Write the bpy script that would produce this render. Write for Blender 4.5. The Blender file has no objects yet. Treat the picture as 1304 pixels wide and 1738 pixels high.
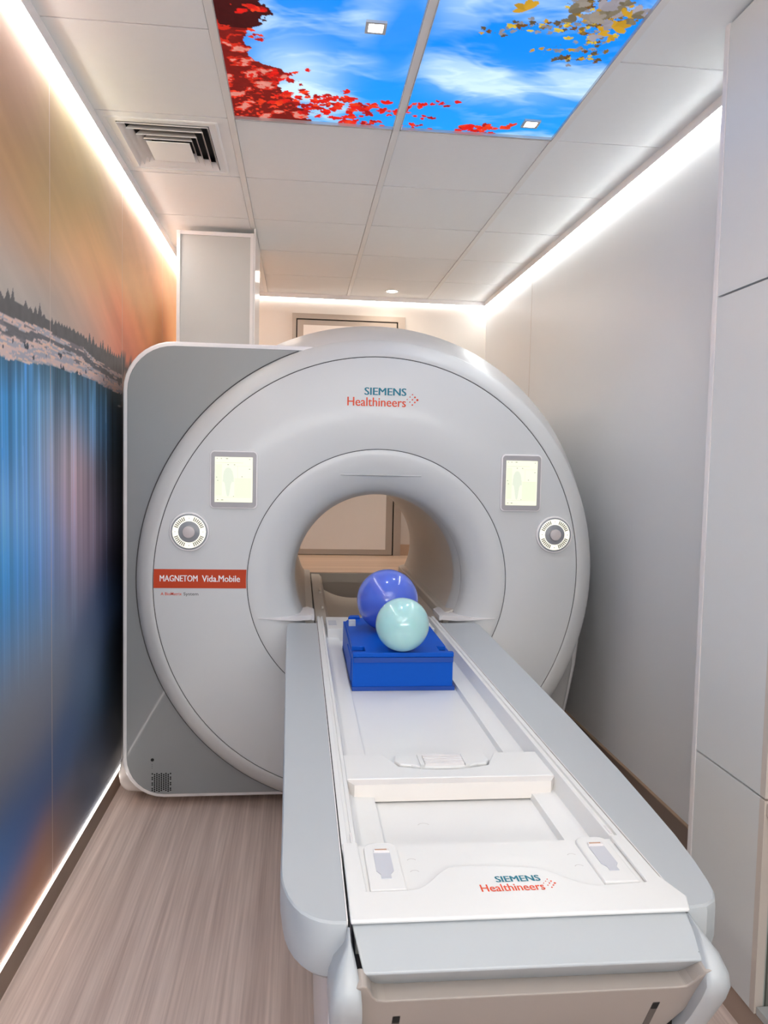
import bpy, bmesh, math, random
import numpy as np
from mathutils import Vector, Matrix
random.seed(7)
C = bpy.context.scene.collection
PI = math.pi
# ------------------------------------------------------------------ camera
cam_data = bpy.data.cameras.new('camera'); cam = bpy.data.objects.new('camera', cam_data); C.objects.link(cam)
cam_data.sensor_width = 36.0; cam_data.lens = 1330.5/1738*36.0; cam_data.clip_start = .02
PITCH, YAW, ROLL = -.0612, .1075, .0217
fw = Vector((math.sin(YAW)*math.cos(PITCH), math.cos(YAW)*math.cos(PITCH), math.sin(PITCH)))
r0 = Vector((math.cos(YAW), -math.sin(YAW), 0)); u0 = r0.cross(fw)
rt = r0*math.cos(ROLL)+u0*math.sin(ROLL); up = -r0*math.sin(ROLL)+u0*math.cos(ROLL)
M = Matrix((rt, up, -fw)).transposed().to_4x4(); M.translation = Vector((0, 0, 1.4508))
cam.matrix_world = M
bpy.context.scene.camera = cam
# ------------------------------------------------------------------ world, exposure
w = bpy.data.worlds.new('world'); bpy.context.scene.world = w; w.use_nodes = True
w.node_tree.nodes['Background'].inputs[0].default_value = (.9, .93, 1, 1)
w.node_tree.nodes['Background'].inputs[1].default_value = .3
vs = bpy.context.scene.view_settings
vs.view_transform = 'Standard'; vs.look = 'None'; vs.gamma = 1; vs.use_curve_mapping = False
vs.exposure = 0.72
# lighting levels of the room's own lamps (W/m2-like emission strengths)
L_COVE = 33.0; L_BASE = 9.0; L_SKY = .67; L_SPOT = 30.0; L_REARPANEL = 7.0; L_WARM = 1.0
def area(name, loc, rot, sx, sy, watts, col):
    l = bpy.data.lights.new(name, 'AREA'); l.shape = 'RECTANGLE'; l.size = sx; l.size_y = sy; l.energy = watts; l.color = col
    o = bpy.data.objects.new(name, l); C.objects.link(o); o.location = loc; o.rotation_euler = rot; return o
area('rear_fill_light', (.31, -1.5, 1.8), (PI/2+.7, 0, 0), 2.0, .8, 38, (1, 1, .975))  # added fill behind the camera
area('ceiling_fill_light', (.31, -.35, 2.66), (0, 0, 0), 1.5, 1.5, 4, (1, 1, .975))  # added fill from the unseen ceiling behind the viewer
area('back_room_lamp_light', (.64, 5.55, 2.66), (0, 0, 0), .3, .3, 1.8, (1, .86, .72))
area('machine_rear_fill_light', (-.3, 5.3, 2.66), (0, 0, 0), .3, .3, 1.8, (1, .87, .75))  # added warm fill behind the scanner, without a lamp of its own

# ------------------------------------------------------------------ materials
MATS = {}
def srgb(r, g, b):
    f = lambda c: (c/255/12.92 if c/255 <= .04045 else ((c/255+.055)/1.055)**2.4)
    return (f(r), f(g), f(b), 1)
def mat(name, col, rough=.5, metal=0, noise=.02, scale=8, bump=0, coat=0, emit=None, es=0, sss=0):
    if name in MATS: return MATS[name]
    m = bpy.data.materials.new(name); m.use_nodes = True; nt = m.node_tree; b = nt.nodes['Principled BSDF']
    tc = nt.nodes.new('ShaderNodeTexCoord'); n = nt.nodes.new('ShaderNodeTexNoise'); n.inputs['Scale'].default_value = scale
    n.inputs['Detail'].default_value = 3
    nt.links.new(tc.outputs['Object'], n.inputs['Vector'])
    mx = nt.nodes.new('ShaderNodeMix'); mx.data_type = 'RGBA'
    c = Vector(col[:3])
    mx.inputs[6].default_value = (*[max(0, v*(1-noise)) for v in c], 1); mx.inputs[7].default_value = (*[min(1, v*(1+noise)) for v in c], 1)
    nt.links.new(n.outputs['Fac'], mx.inputs[0]); nt.links.new(mx.outputs[2], b.inputs['Base Color'])
    b.inputs['Roughness'].default_value = rough; b.inputs['Metallic'].default_value = metal
    b.inputs['Coat Weight'].default_value = coat
    if sss: b.inputs['Subsurface Weight'].default_value = sss; b.inputs['Subsurface Scale'].default_value = .03
    if bump:
        bp = nt.nodes.new('ShaderNodeBump'); bp.inputs['Strength'].default_value = bump; bp.inputs['Distance'].default_value = .002
        nt.links.new(n.outputs['Fac'], bp.inputs['Height']); nt.links.new(bp.outputs[0], b.inputs['Normal'])
    if emit: b.inputs['Emission Color'].default_value = emit; b.inputs['Emission Strength'].default_value = es
    MATS[name] = m; return m
def wood(name, base, dark, axis='Y', sx=60, rough=.45, amp=.5):
    if name in MATS: return MATS[name]
    m = bpy.data.materials.new(name); m.use_nodes = True; nt = m.node_tree; b = nt.nodes['Principled BSDF']
    tc = nt.nodes.new('ShaderNodeTexCoord')
    def noise(s, d, sc=1):
        mp = nt.nodes.new('ShaderNodeMapping'); mp.inputs['Scale'].default_value = s
        n = nt.nodes.new('ShaderNodeTexNoise'); n.inputs['Scale'].default_value = sc; n.inputs['Detail'].default_value = d
        nt.links.new(tc.outputs['Object'], mp.inputs['Vector']); nt.links.new(mp.outputs[0], n.inputs['Vector']); return n
    s1 = (sx, 2.2, 6) if axis == 'Y' else ((1.2, sx, 60) if axis == 'X' else (60, sx, 1.2))
    s2 = tuple(v*.18 for v in s1)
    a = noise(s1, 4); c = noise(s2, 2)
    ad = nt.nodes.new('ShaderNodeMath'); ad.operation = 'MULTIPLY_ADD'; ad.inputs[1].default_value = .55
    sc = nt.nodes.new('ShaderNodeMath'); sc.operation = 'MULTIPLY'; sc.inputs[1].default_value = .45
    nt.links.new(a.outputs['Fac'], sc.inputs[0]); nt.links.new(c.outputs['Fac'], ad.inputs[0]); nt.links.new(sc.outputs[0], ad.inputs[2])
    r = nt.nodes.new('ShaderNodeValToRGB'); r.color_ramp.elements[0].position = .5-amp*.3; r.color_ramp.elements[1].position = .5+amp*.3
    r.color_ramp.elements[0].color = dark; r.color_ramp.elements[1].color = base
    nt.links.new(ad.outputs[0], r.inputs[0]); nt.links.new(r.outputs[0], b.inputs['Base Color'])
    bp = nt.nodes.new('ShaderNodeBump'); bp.inputs['Strength'].default_value = .15; bp.inputs['Distance'].default_value = .001
    nt.links.new(a.outputs['Fac'], bp.inputs['Height']); nt.links.new(bp.outputs[0], b.inputs['Normal'])
    b.inputs['Roughness'].default_value = rough; MATS[name] = m; return m
def print_mat(name, emit=0, rough=.35):
    m = bpy.data.materials.new(name); m.use_nodes = True; nt = m.node_tree; b = nt.nodes['Principled BSDF']
    a = nt.nodes.new('ShaderNodeAttribute'); a.attribute_name = 'print'
    if emit:
        b.inputs['Base Color'].default_value = (.02, .02, .02, 1)
        nt.links.new(a.outputs['Color'], b.inputs['Emission Color']); b.inputs['Emission Strength'].default_value = emit
    else: nt.links.new(a.outputs['Color'], b.inputs['Base Color'])
    b.inputs['Roughness'].default_value = rough; b.inputs['Specular IOR Level'].default_value = .25; MATS[name] = m; return m
shell = mat('machine_shell', srgb(210, 211, 211), .34, noise=.01, coat=.1)
rimm = mat('machine_rim', srgb(206, 206, 205), .42, noise=.01)
grayp = mat('gray_panel', srgb(138, 140, 141), .3, noise=.02, coat=.2)
trimw = mat('white_trim', srgb(236, 232, 232), .25)
tablegray = mat('table_gray', srgb(178, 183, 187), .35, noise=.01)
white = mat('tray_white', srgb(228, 228, 227), .32, noise=.01)
lip = mat('table_lip', srgb(150, 150, 148), .4)
beige = mat('bumper_beige', srgb(166, 157, 150), .4)
dark = mat('dark_gap', srgb(14, 14, 14), .8)
tilem = mat('ceiling_tile', srgb(242, 243, 244), .8, noise=.012, scale=30, bump=.05)
teem = mat('ceiling_tee', srgb(238, 236, 234), .5)
wallm = mat('wall_white', srgb(222, 223, 224), .4, noise=.01, scale=2)
cabm = mat('cabinet_white', srgb(224, 226, 226), .35, noise=.01, scale=2)
edgem = mat('cabinet_edge', srgb(214, 204, 195), .45)
nichem = mat('niche_green_gray', srgb(120, 124, 116), .5)
metalf = mat('door_frame_metal', srgb(176, 162, 150), .35, .1)
doorm = mat('door_leaf', srgb(238, 229, 222), .4)
bluem = mat('coil_blue', srgb(0, 84, 190), .42, noise=.03, scale=60, bump=.05)
bluem.node_tree.nodes['Principled BSDF'].inputs['Specular IOR Level'].default_value = .18
bluee = mat('coil_blue_edge', srgb(0, 66, 160), .42)
basem = wood('baseboard_wood', srgb(150, 128, 112), srgb(120, 100, 86), 'Y', 20, .5)
floorm = wood('floor_wood', srgb(226, 205, 192), srgb(184, 160, 148), 'Y', 130, .42, .5)
platm = wood('platform_wood', srgb(222, 194, 170), srgb(194, 162, 136), 'X', 40, .4)
led = mat('led_strip', (1, 1, 1, 1), .5, emit=(.96, 1, .99, 1), es=L_COVE)
ledb = mat('led_strip_low', (1, 1, 1, 1), .5, emit=(1, .93, .88, 1), es=L_BASE)
spotm = mat('spot_lens', (1, 1, 1, 1), .5, emit=(1, .9, .75, 1), es=L_SPOT)
squarem = mat('square_lens', (1, 1, 1, 1), .5, emit=(1, 1, 1, 1), es=8)
chrome = mat('spot_frame', srgb(200, 200, 200), .25, .3)
linerm = mat('bore_liner', srgb(212, 203, 193), .35)
teal = mat('logo_teal', srgb(0, 118, 140), .5); orange = mat('logo_orange', srgb(228, 66, 0), .5)
bandm = mat('name_band_orange', srgb(194, 58, 0), .6); lett = mat('white_lettering', srgb(245, 245, 245), .5); dgray = mat('gray_lettering', srgb(80, 80, 80), .5)
seamm = mat('panel_seam', srgb(70, 68, 68), .7)
bezel = mat('screen_bezel', srgb(172, 168, 170), .35); glow = mat('dial_glow', srgb(240, 238, 225), .4, emit=srgb(240, 238, 222), es=.45)
dialg = mat('dial_gray', srgb(150, 152, 156), .35); knobm = mat('dial_knob', srgb(205, 195, 193), .3)

# ------------------------------------------------------------------ helpers
def link(name, me, m, parent=None, smooth=False):
    if m is not None and not me.materials: me.materials.append(m)
    o = bpy.data.objects.new(name, me); C.objects.link(o)
    if smooth:
        me.polygons.foreach_set('use_smooth', [True]*len(me.polygons))
    if parent:
        o.parent = parent
        if parent.type == 'EMPTY' : o.location = -parent.location
    return o
def fin(name, bm, m, parent=None, smooth=False):
    bmesh.ops.recalc_face_normals(bm, faces=bm.faces)
    me = bpy.data.meshes.new(name); bm.to_mesh(me); bm.free(); return link(name, me, m, parent, smooth)
def bevel(bm, w, seg=2, edges=None, ang=.5):
    if w <= 0: return
    es = edges if edges is not None else [e for e in bm.edges if len(e.link_faces) == 2 and e.calc_face_angle(0) > ang]
    bmesh.ops.bevel(bm, geom=es, offset=w, segments=seg, affect='EDGES', profile=.5, clamp_overlap=True)
def addbox(bm, x0, x1, y0, y1, z0, z1):
    vs_ = [bm.verts.new((x, y, z)) for x in (x0, x1) for y in (y0, y1) for z in (z0, z1)]
    for f in ((0, 1, 3, 2), (4, 6, 7, 5), (0, 4, 5, 1), (2, 3, 7, 6), (0, 2, 6, 4), (1, 5, 7, 3)): bm.faces.new([vs_[i] for i in f])
def box(name, x0, x1, y0, y1, z0, z1, m, parent=None, bev=0, seg=2):
    bm = bmesh.new(); addbox(bm, x0, x1, y0, y1, z0, z1); bevel(bm, bev, seg); return fin(name, bm, m, parent, bev > 0 and seg > 1 and False)
def addprism(bm, pts, a, b, axis):
    f = {'x': lambda p, t: (t, p[0], p[1]), 'y': lambda p, t: (p[0], t, p[1]), 'z': lambda p, t: (p[0], p[1], t)}[axis]
    A = [bm.verts.new(f(p, a)) for p in pts]; B = [bm.verts.new(f(p, b)) for p in pts]; n = len(pts)
    bm.faces.new(A); bm.faces.new(B[::-1])
    for i in range(n): bm.faces.new([A[i], A[(i+1) % n], B[(i+1) % n], B[i]])
def prism(name, pts, a, b, axis, m, parent=None, bev=0, seg=2, smooth=False, ang=.5):
    bm = bmesh.new(); addprism(bm, pts, a, b, axis)
    bmesh.ops.recalc_face_normals(bm, faces=bm.faces)
    bevel(bm, bev, seg, ang=ang); o = fin(name, bm, m, parent, smooth)
    if smooth: sharp(o)
    return o
def sharp(o, a=40):
    me = o.data
    me.polygons.foreach_set('use_smooth', [True]*len(me.polygons))
    try: me.set_sharp_from_angle(angle=math.radians(a))
    except Exception: pass
def loft(name, rings, m, parent=None, closed=True, cap0=False, cap1=False, a=35):
    bm = bmesh.new(); R = [[bm.verts.new(p) for p in r] for r in rings]; n = len(rings[0])
    for A, B in zip(R, R[1:]):
        for i in range(n if closed else n-1):
            j = (i+1) % n; bm.faces.new([A[i], A[j], B[j], B[i]])
    if cap0: bm.faces.new(R[0])
    if cap1: bm.faces.new(R[-1][::-1])
    o = fin(name, bm, m, parent); sharp(o, a); return o
def empty(name, loc, label=None, cat=None, group=None):
    o = bpy.data.objects.new(name, None); C.objects.link(o); o.location = loc; tag(o, label, cat, group); return o
def tag(o, label=None, cat=None, group=None, kind=None):
    if label: o['label'] = label
    if cat: o['category'] = cat
    if group: o['group'] = group
    if kind: o['kind'] = kind
    return o
def st(o): o['kind'] = 'structure'; return o
def text(name, s, u0, u1, v0, v1, m, parent, plane='xz', off=0, bold=.02, dbl=0):
    """flat lettering fitted into a rectangle: plane xz faces -Y at y=off, plane xy faces +Z at z=off"""
    cu = bpy.data.curves.new(name, 'FONT'); cu.body = s; cu.offset = bold; cu.resolution_u = 3
    t = bpy.data.objects.new('tmp', cu); C.objects.link(t); bpy.context.view_layer.update()
    dg = bpy.context.evaluated_depsgraph_get(); me = bpy.data.meshes.new_from_object(t.evaluated_get(dg)); bpy.data.objects.remove(t)
    xs = [v.co.x for v in me.vertices]; ys = [v.co.y for v in me.vertices]; a, b, c, d = min(xs), max(xs), min(ys), max(ys)
    for v in me.vertices:
        x = u0+(v.co.x-a)/(b-a)*(u1-u0); y = v0+(v.co.y-c)/(d-c)*(v1-v0)
        v.co = (x, off, y) if plane == 'xz' else (x, y, off)
    if dbl:
        bm = bmesh.new(); bm.from_mesh(me); g_ = bmesh.ops.duplicate(bm, geom=bm.verts[:]+bm.edges[:]+bm.faces[:])
        for v in g_['geom']:
            if isinstance(v, bmesh.types.BMVert): v.co.x += dbl; v.co.z += .00004 if plane == 'xy' else 0; v.co.y -= .00004 if plane == 'xz' else 0
        bm.to_mesh(me); bm.free()
    me.name = name; me.materials.clear(); return link(name, me, m, parent)
def disc_pts(cx, cz, r, n=24): return [(cx+r*math.cos(2*PI*i/n), cz+r*math.sin(2*PI*i/n)) for i in range(n)]
def rrect(x0, x1, z0, z1, r, n=6, corners=(1, 1, 1, 1)):
    p = []
    for (cx, cz, a0, k) in ((x1-r, z1-r, 0, corners[0]), (x0+r, z1-r, 90, corners[1]), (x0+r, z0+r, 180, corners[2]), (x1-r, z0+r, 270, corners[3])):
        if k:
            for i in range(n+1):
                a = math.radians(a0+90*i/n); p.append((cx+r*math.cos(a), cz+r*math.sin(a)))
        else: p.append((x1 if a0 in (0, 270) else x0, z1 if a0 < 180 else z0))
    return p

# ------------------------------------------------------------------ room
XL, XR, YB, YF, ZC = -.78, 1.395, 5.95, -1.6, 2.696
X0, X1, X2, X3, X4 = -.762, -.27, .337, .944, 1.385
YR, DY = 2.989, .593
st(box('floor', XL-.05, XR+.05, YF-.05, YB+.05, -.06, 0, floorm))
wl = st(box('wall_left', XL-.06, XL-.006, YF-.05, YB+.05, 0, 2.9, mat('wall_board', srgb(180, 170, 160), .6)))
wr = st(box('wall_right', XR, XR+.06, YF-.05, YB+.05, 0, 2.9, wallm))
wb = st(box('wall_back', XL-.05, XR+.05, YB, YB+.06, 0, 2.9, mat('wall_back_paint', srgb(214, 205, 197), .45, noise=.01, scale=2)))
wf = st(box('wall_front', XL-.05, XR+.05, YF-.06, YF, 0, 2.9, wallm))
for y in (4.75,):
    box('joint_strip', XR-.001, XR, y-.0015, y+.0015, .19, 2.66, mat('joint', srgb(200, 190, 182), .5), wr)
# raised platform behind the scanner
plat = st(box('floor_platform', XL, XR, 5.0, YB, 0, .745, mat('platform_side', srgb(170, 158, 146), .5)))
plat['kind'] = 'structure'
box('platform_top', XL, XR, 4.985, YB, .745, .752, platm, plat)
box('nosing', XL, XR, 4.97, 5.0, .69, .749, mat('nosing', srgb(168, 160, 150), .35, .2), plat, .004)
# ceiling
ce = st(box('ceiling', XL-.05, XR+.05, YF-.05, YB+.05, 2.80, 2.86, mat('ceiling_slab', srgb(120, 115, 110), .9)))
g = .004
cols = [(X0, X1), (X1, X2), (X2, X3), (X3, X4)]
rows = [(YR-DY*8+DY*k, YR-DY*8+DY*(k+1)) for k in range(0, 13)]
tile_cache = {}
for ci, (a, b) in enumerate(cols):
    for ri, (c, d) in enumerate(rows):
        if ci in (1, 2) and 1.80-.01 < c < 2.9: continue      # backlit sky panels
        if ci in (1, 2) and -1.2 < c < .6: continue              # opening for the added fill panel behind the viewer
        if ci == 0 and abs(c-YR) < .01: continue               # air diffuser
        d2 = min(d, YB-.012)
        ta = a+(.012 if ci else 0); tb = b-(.012 if ci < 3 else 0)
        key = (ci, round(d2-c, 3))
        if key not in tile_cache:
            bm = bmesh.new(); addbox(bm, 0, tb-ta-2*g*.6, 0, d2-c-2*g, 0, .014); bevel(bm, .0025, 1)
            bmesh.ops.recalc_face_normals(bm, faces=bm.faces); me = bpy.data.meshes.new('ceiling_tile'); bm.to_mesh(me); bm.free(); me.materials.append(tilem); tile_cache[key] = me
        o = bpy.data.objects.new('ceiling_tile', tile_cache[key]); C.objects.link(o); o.parent = ce
        o.location = (ta+g*.6, c+g, ZC+random.uniform(-.0006, .0006))
for x in (X1, X2, X3): box('ceiling_tee', x-.0125, x+.0125, YF, YB-.012, ZC-.003, ZC+.02, teem, ce, .001, 1)
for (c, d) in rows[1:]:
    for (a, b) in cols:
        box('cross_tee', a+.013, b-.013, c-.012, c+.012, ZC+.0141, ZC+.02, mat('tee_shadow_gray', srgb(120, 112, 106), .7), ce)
# perimeter trims with the cove strips
def trim(name, x0, x1, y0, y1, z0, z1): return st(box(name, x0, x1, y0, y1, z0, z1, trimw, None, .002, 1))
t1 = trim('trim_1', XL-.005, X0+.008, YF, YB, 2.654, 2.712); t2 = trim('trim_2', X4-.014, XR, YF, YB, 2.660, 2.712); t3 = trim('trim_3', X0, X4-.014, YB-.025, YB, 2.664, 2.712)
ledback = mat('led_strip_back', (1, 1, 1, 1), .5, emit=(1, .98, .95, 1), es=L_COVE*.2)
def strip(name, x0, x1, y0, y1, z0, z1, lab, m=None):
    return tag(box(name, x0, x1, y0, y1, z0, z1, m or led), lab, 'LED strip')
strip('led_strip', XL+.008, XL+.022, YF+.02, YB-.02, 2.650, 2.653, 'white glowing LED strip along the top of the printed waterfall wall')
strip('led_strip', XR-.020, XR-.007, 2.2, YB-.02, 2.656, 2.659, 'white glowing LED strip along the top of the plain right-hand wall')
strip('led_strip', XL+.02, XR-.02, YB-.022, YB-.009, 2.660, 2.663, 'white glowing LED strip above the framed door on the far wall', ledback)
o = tag(box('led_strip', XL-.002, XL+.006, YF+.02, 4.3, 0.0785, .0812, ledb), 'thin glowing LED line on the baseboard below the waterfall mural', 'LED strip')
st(box('baseboard_left', XL-.004, XL+.006, YF, YB, 0, .077, basem))
bb = st(box('baseboard_right', XR-.012, XR, 2.15, YB, 0, .186, mat('brown_skirting', srgb(120, 102, 90), .4, noise=.06, scale=5)))
st(box('trim_4', XR-.014, XR-.0, 2.15, YB, .186, .190, mat('skirting_edge', srgb(150, 122, 98), .4)))

# ------------------------------------------------------------------ printed mural on the left wall (flat print, colour per vertex)
MUR = [(2.249, 2.382, 150, 115, 95), (2.252, 2.49, 170, 130, 110), (2.247, 2.274, 165, 125, 78), (2.435, 2.263, 160, 130, 85), (2.572, 2.4, 158, 128, 92), (2.223, 2.143, 150, 118, 85), (2.243, 2.064, 200, 140, 92), (2.433, 2.179, 165, 140, 92), (2.382, 2.08, 205, 150, 102), (2.723, 2.309, 160, 138, 90), (2.86, 2.493, 160, 135, 88), (3.093, 2.431, 150, 128, 88), (2.721, 2.176, 200, 155, 102), (3.092, 2.237, 205, 158, 108), (3.473, 2.424, 170, 135, 105), (3.83, 2.434, 175, 130, 100), (4.271, 2.521, 175, 135, 110), (4.63, 2.467, 215, 165, 125), (4.839, 2.324, 218, 150, 95), (2.199, 1.991, 180, 160, 140), (2.198, 1.952, 160, 160, 155), (2.284, 1.926, 160, 160, 156), (2.429, 1.89, 150, 148, 143), (2.656, 2.009, 190, 155, 130), (2.857, 2.074, 218, 165, 120), (3.091, 2.063, 218, 155, 112), (2.856, 1.933, 180, 158, 145), (3.179, 1.946, 190, 135, 115), (3.475, 2.019, 205, 125, 92), (3.902, 2.037, 205, 128, 88), (4.451, 2.156, 222, 142, 90), (3.587, 1.911, 175, 105, 88), (4.116, 2.277, 222, 165, 120), (3.832, 2.272, 210, 165, 118), (2.655, 1.887, 165, 158, 150), (3.008, 1.875, 175, 145, 135), (2.159, 1.655, 45, 80, 100), (2.278, 1.587, 70, 135, 190), (2.231, 1.473, 45, 105, 150), (2.423, 1.58, 75, 125, 165), (2.652, 1.708, 60, 85, 95), (2.37, 1.407, 60, 120, 165), (2.531, 1.551, 110, 145, 165), (2.652, 1.632, 80, 120, 150), (2.853, 1.628, 90, 135, 165), (3.09, 1.577, 90, 140, 180), (2.589, 1.479, 150, 150, 160), (2.781, 1.483, 175, 155, 155), (2.649, 1.423, 165, 150, 155), (2.78, 1.362, 178, 150, 155), (2.85, 1.277, 180, 148, 152), (2.529, 1.351, 140, 150, 175), (2.419, 1.337, 100, 140, 185), (2.272, 1.294, 115, 148, 192), (2.418, 1.232, 95, 138, 188), (2.225, 1.2, 78, 142, 190), (2.181, 1.126, 45, 125, 180), (2.15, 1.036, 30, 115, 170), (2.315, 1.106, 68, 118, 172), (2.584, 1.123, 110, 128, 165), (2.711, 1.206, 130, 140, 168), (2.925, 1.188, 160, 138, 145), (2.924, 1.059, 130, 118, 130), (2.777, 0.997, 105, 118, 140), (3.088, 1.196, 115, 105, 125), (3.177, 1.282, 90, 98, 115), (3.252, 1.088, 30, 35, 60), (3.271, 1.397, 58, 60, 62), (3.391, 1.518, 28, 28, 28), (3.424, 1.27, 12, 12, 14), (3.479, 1.012, 3, 3, 5), (3.195, 0.858, 5, 50, 88), (3.372, 0.649, 4, 4, 5), (3.087, 0.855, 85, 95, 120), (3.002, 0.76, 85, 98, 120), (2.413, 0.967, 90, 130, 165), (2.243, 0.985, 100, 125, 152), (2.176, 0.903, 95, 118, 142), (2.493, 0.841, 112, 120, 135), (2.31, 0.817, 115, 117, 125), (2.217, 0.761, 110, 112, 118), (2.578, 0.685, 98, 105, 118), (3.001, 0.626, 78, 96, 120), (3.13, 0.473, 50, 70, 92), (3.291, 0.372, 8, 10, 14), (2.407, 0.61, 112, 110, 114), (2.772, 0.481, 65, 82, 112), (2.214, 0.646, 106, 106, 110), (2.637, 0.449, 60, 80, 112), (2.405, 0.466, 55, 76, 112), (2.211, 0.48, 72, 82, 102), (3.0, 0.31, 48, 60, 82), (3.394, 0.209, 25, 25, 30), (2.302, 0.352, 48, 78, 122), (2.208, 0.331, 52, 88, 138), (2.133, 0.288, 45, 108, 162), (2.667, 0.235, 75, 85, 105), (2.842, 0.198, 95, 88, 85), (2.602, 0.166, 110, 95, 85), (2.511, 0.154, 160, 112, 82), (2.348, 0.186, 155, 108, 78), (2.227, 0.133, 160, 110, 80), (2.159, 0.107, 120, 92, 72), (2.347, 0.114, 120, 92, 72), (2.999, 0.185, 62, 76, 100), (2.137, 0.072, 130, 110, 95), (3.129, 0.236, 40, 50, 65), (3.509, 1.648, 15, 15, 15), (3.422, 1.667, 25, 28, 30), (3.549, 0.474, 2, 2, 3), (2.929, 1.738, 70, 95, 110)]
TREE_TOP = [(2.155, 1.851), (2.191, 1.85), (2.221, 1.864), (2.252, 1.862), (2.307, 1.856), (2.358, 1.863), (2.419, 1.853), (2.484, 1.865), (2.513, 1.848), (2.604, 1.847), (2.691, 1.852), (2.809, 1.853), (2.938, 1.858), (3.051, 1.867), (3.237, 1.878), (3.412, 1.877), (3.607, 1.88), (3.804, 1.876)]
TREE_BOT = [(2.154, 1.824), (2.228, 1.823), (2.307, 1.827), (2.392, 1.833), (2.483, 1.837), (2.532, 1.84), (2.647, 1.836), (2.809, 1.842), (2.938, 1.843), (3.08, 1.825), (3.237, 1.821), (3.412, 1.812), (3.608, 1.812), (3.804, 1.814)]
FALL = [(2.152, 1.709), (2.203, 1.708), (2.264, 1.714), (2.329, 1.717), (2.417, 1.723), (2.531, 1.733), (2.624, 1.738), (2.712, 1.736), (2.808, 1.744), (2.937, 1.744), (3.08, 1.742), (3.237, 1.735), (3.412, 1.73), (3.608, 1.734), (3.805, 1.736)]
def s2l(c):
    c = np.asarray(c, float)/255; return np.where(c <= .04045, c/12.92, ((c+.055)/1.055)**2.4)
def hsh(n): 
    v = np.sin(n*12.9898+4.1)*43758.5453; return v-np.floor(v)
def vnoise(x):
    i = np.floor(x); f = x-i; f = f*f*(3-2*f); return hsh(i)*(1-f)+hsh(i+1)*f
def vnoise2(x, y):
    i = np.floor(x); j = np.floor(y); fx = x-i; fy = y-j; fx = fx*fx*(3-2*fx); fy = fy*fy*(3-2*fy)
    h = lambda a, b: hsh(a+b*57.31)
    return (h(i, j)*(1-fx)+h(i+1, j)*fx)*(1-fy)+(h(i, j+1)*(1-fx)+h(i+1, j+1)*fx)*fy
def fbm(x, y, o=4):
    s = 0; a = .5
    for k in range(o): s = s+a*vnoise2(x*2**k+k*17.3, y*2**k+k*9.1); a *= .5
    return s
MUR_GAIN = 1.55
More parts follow.
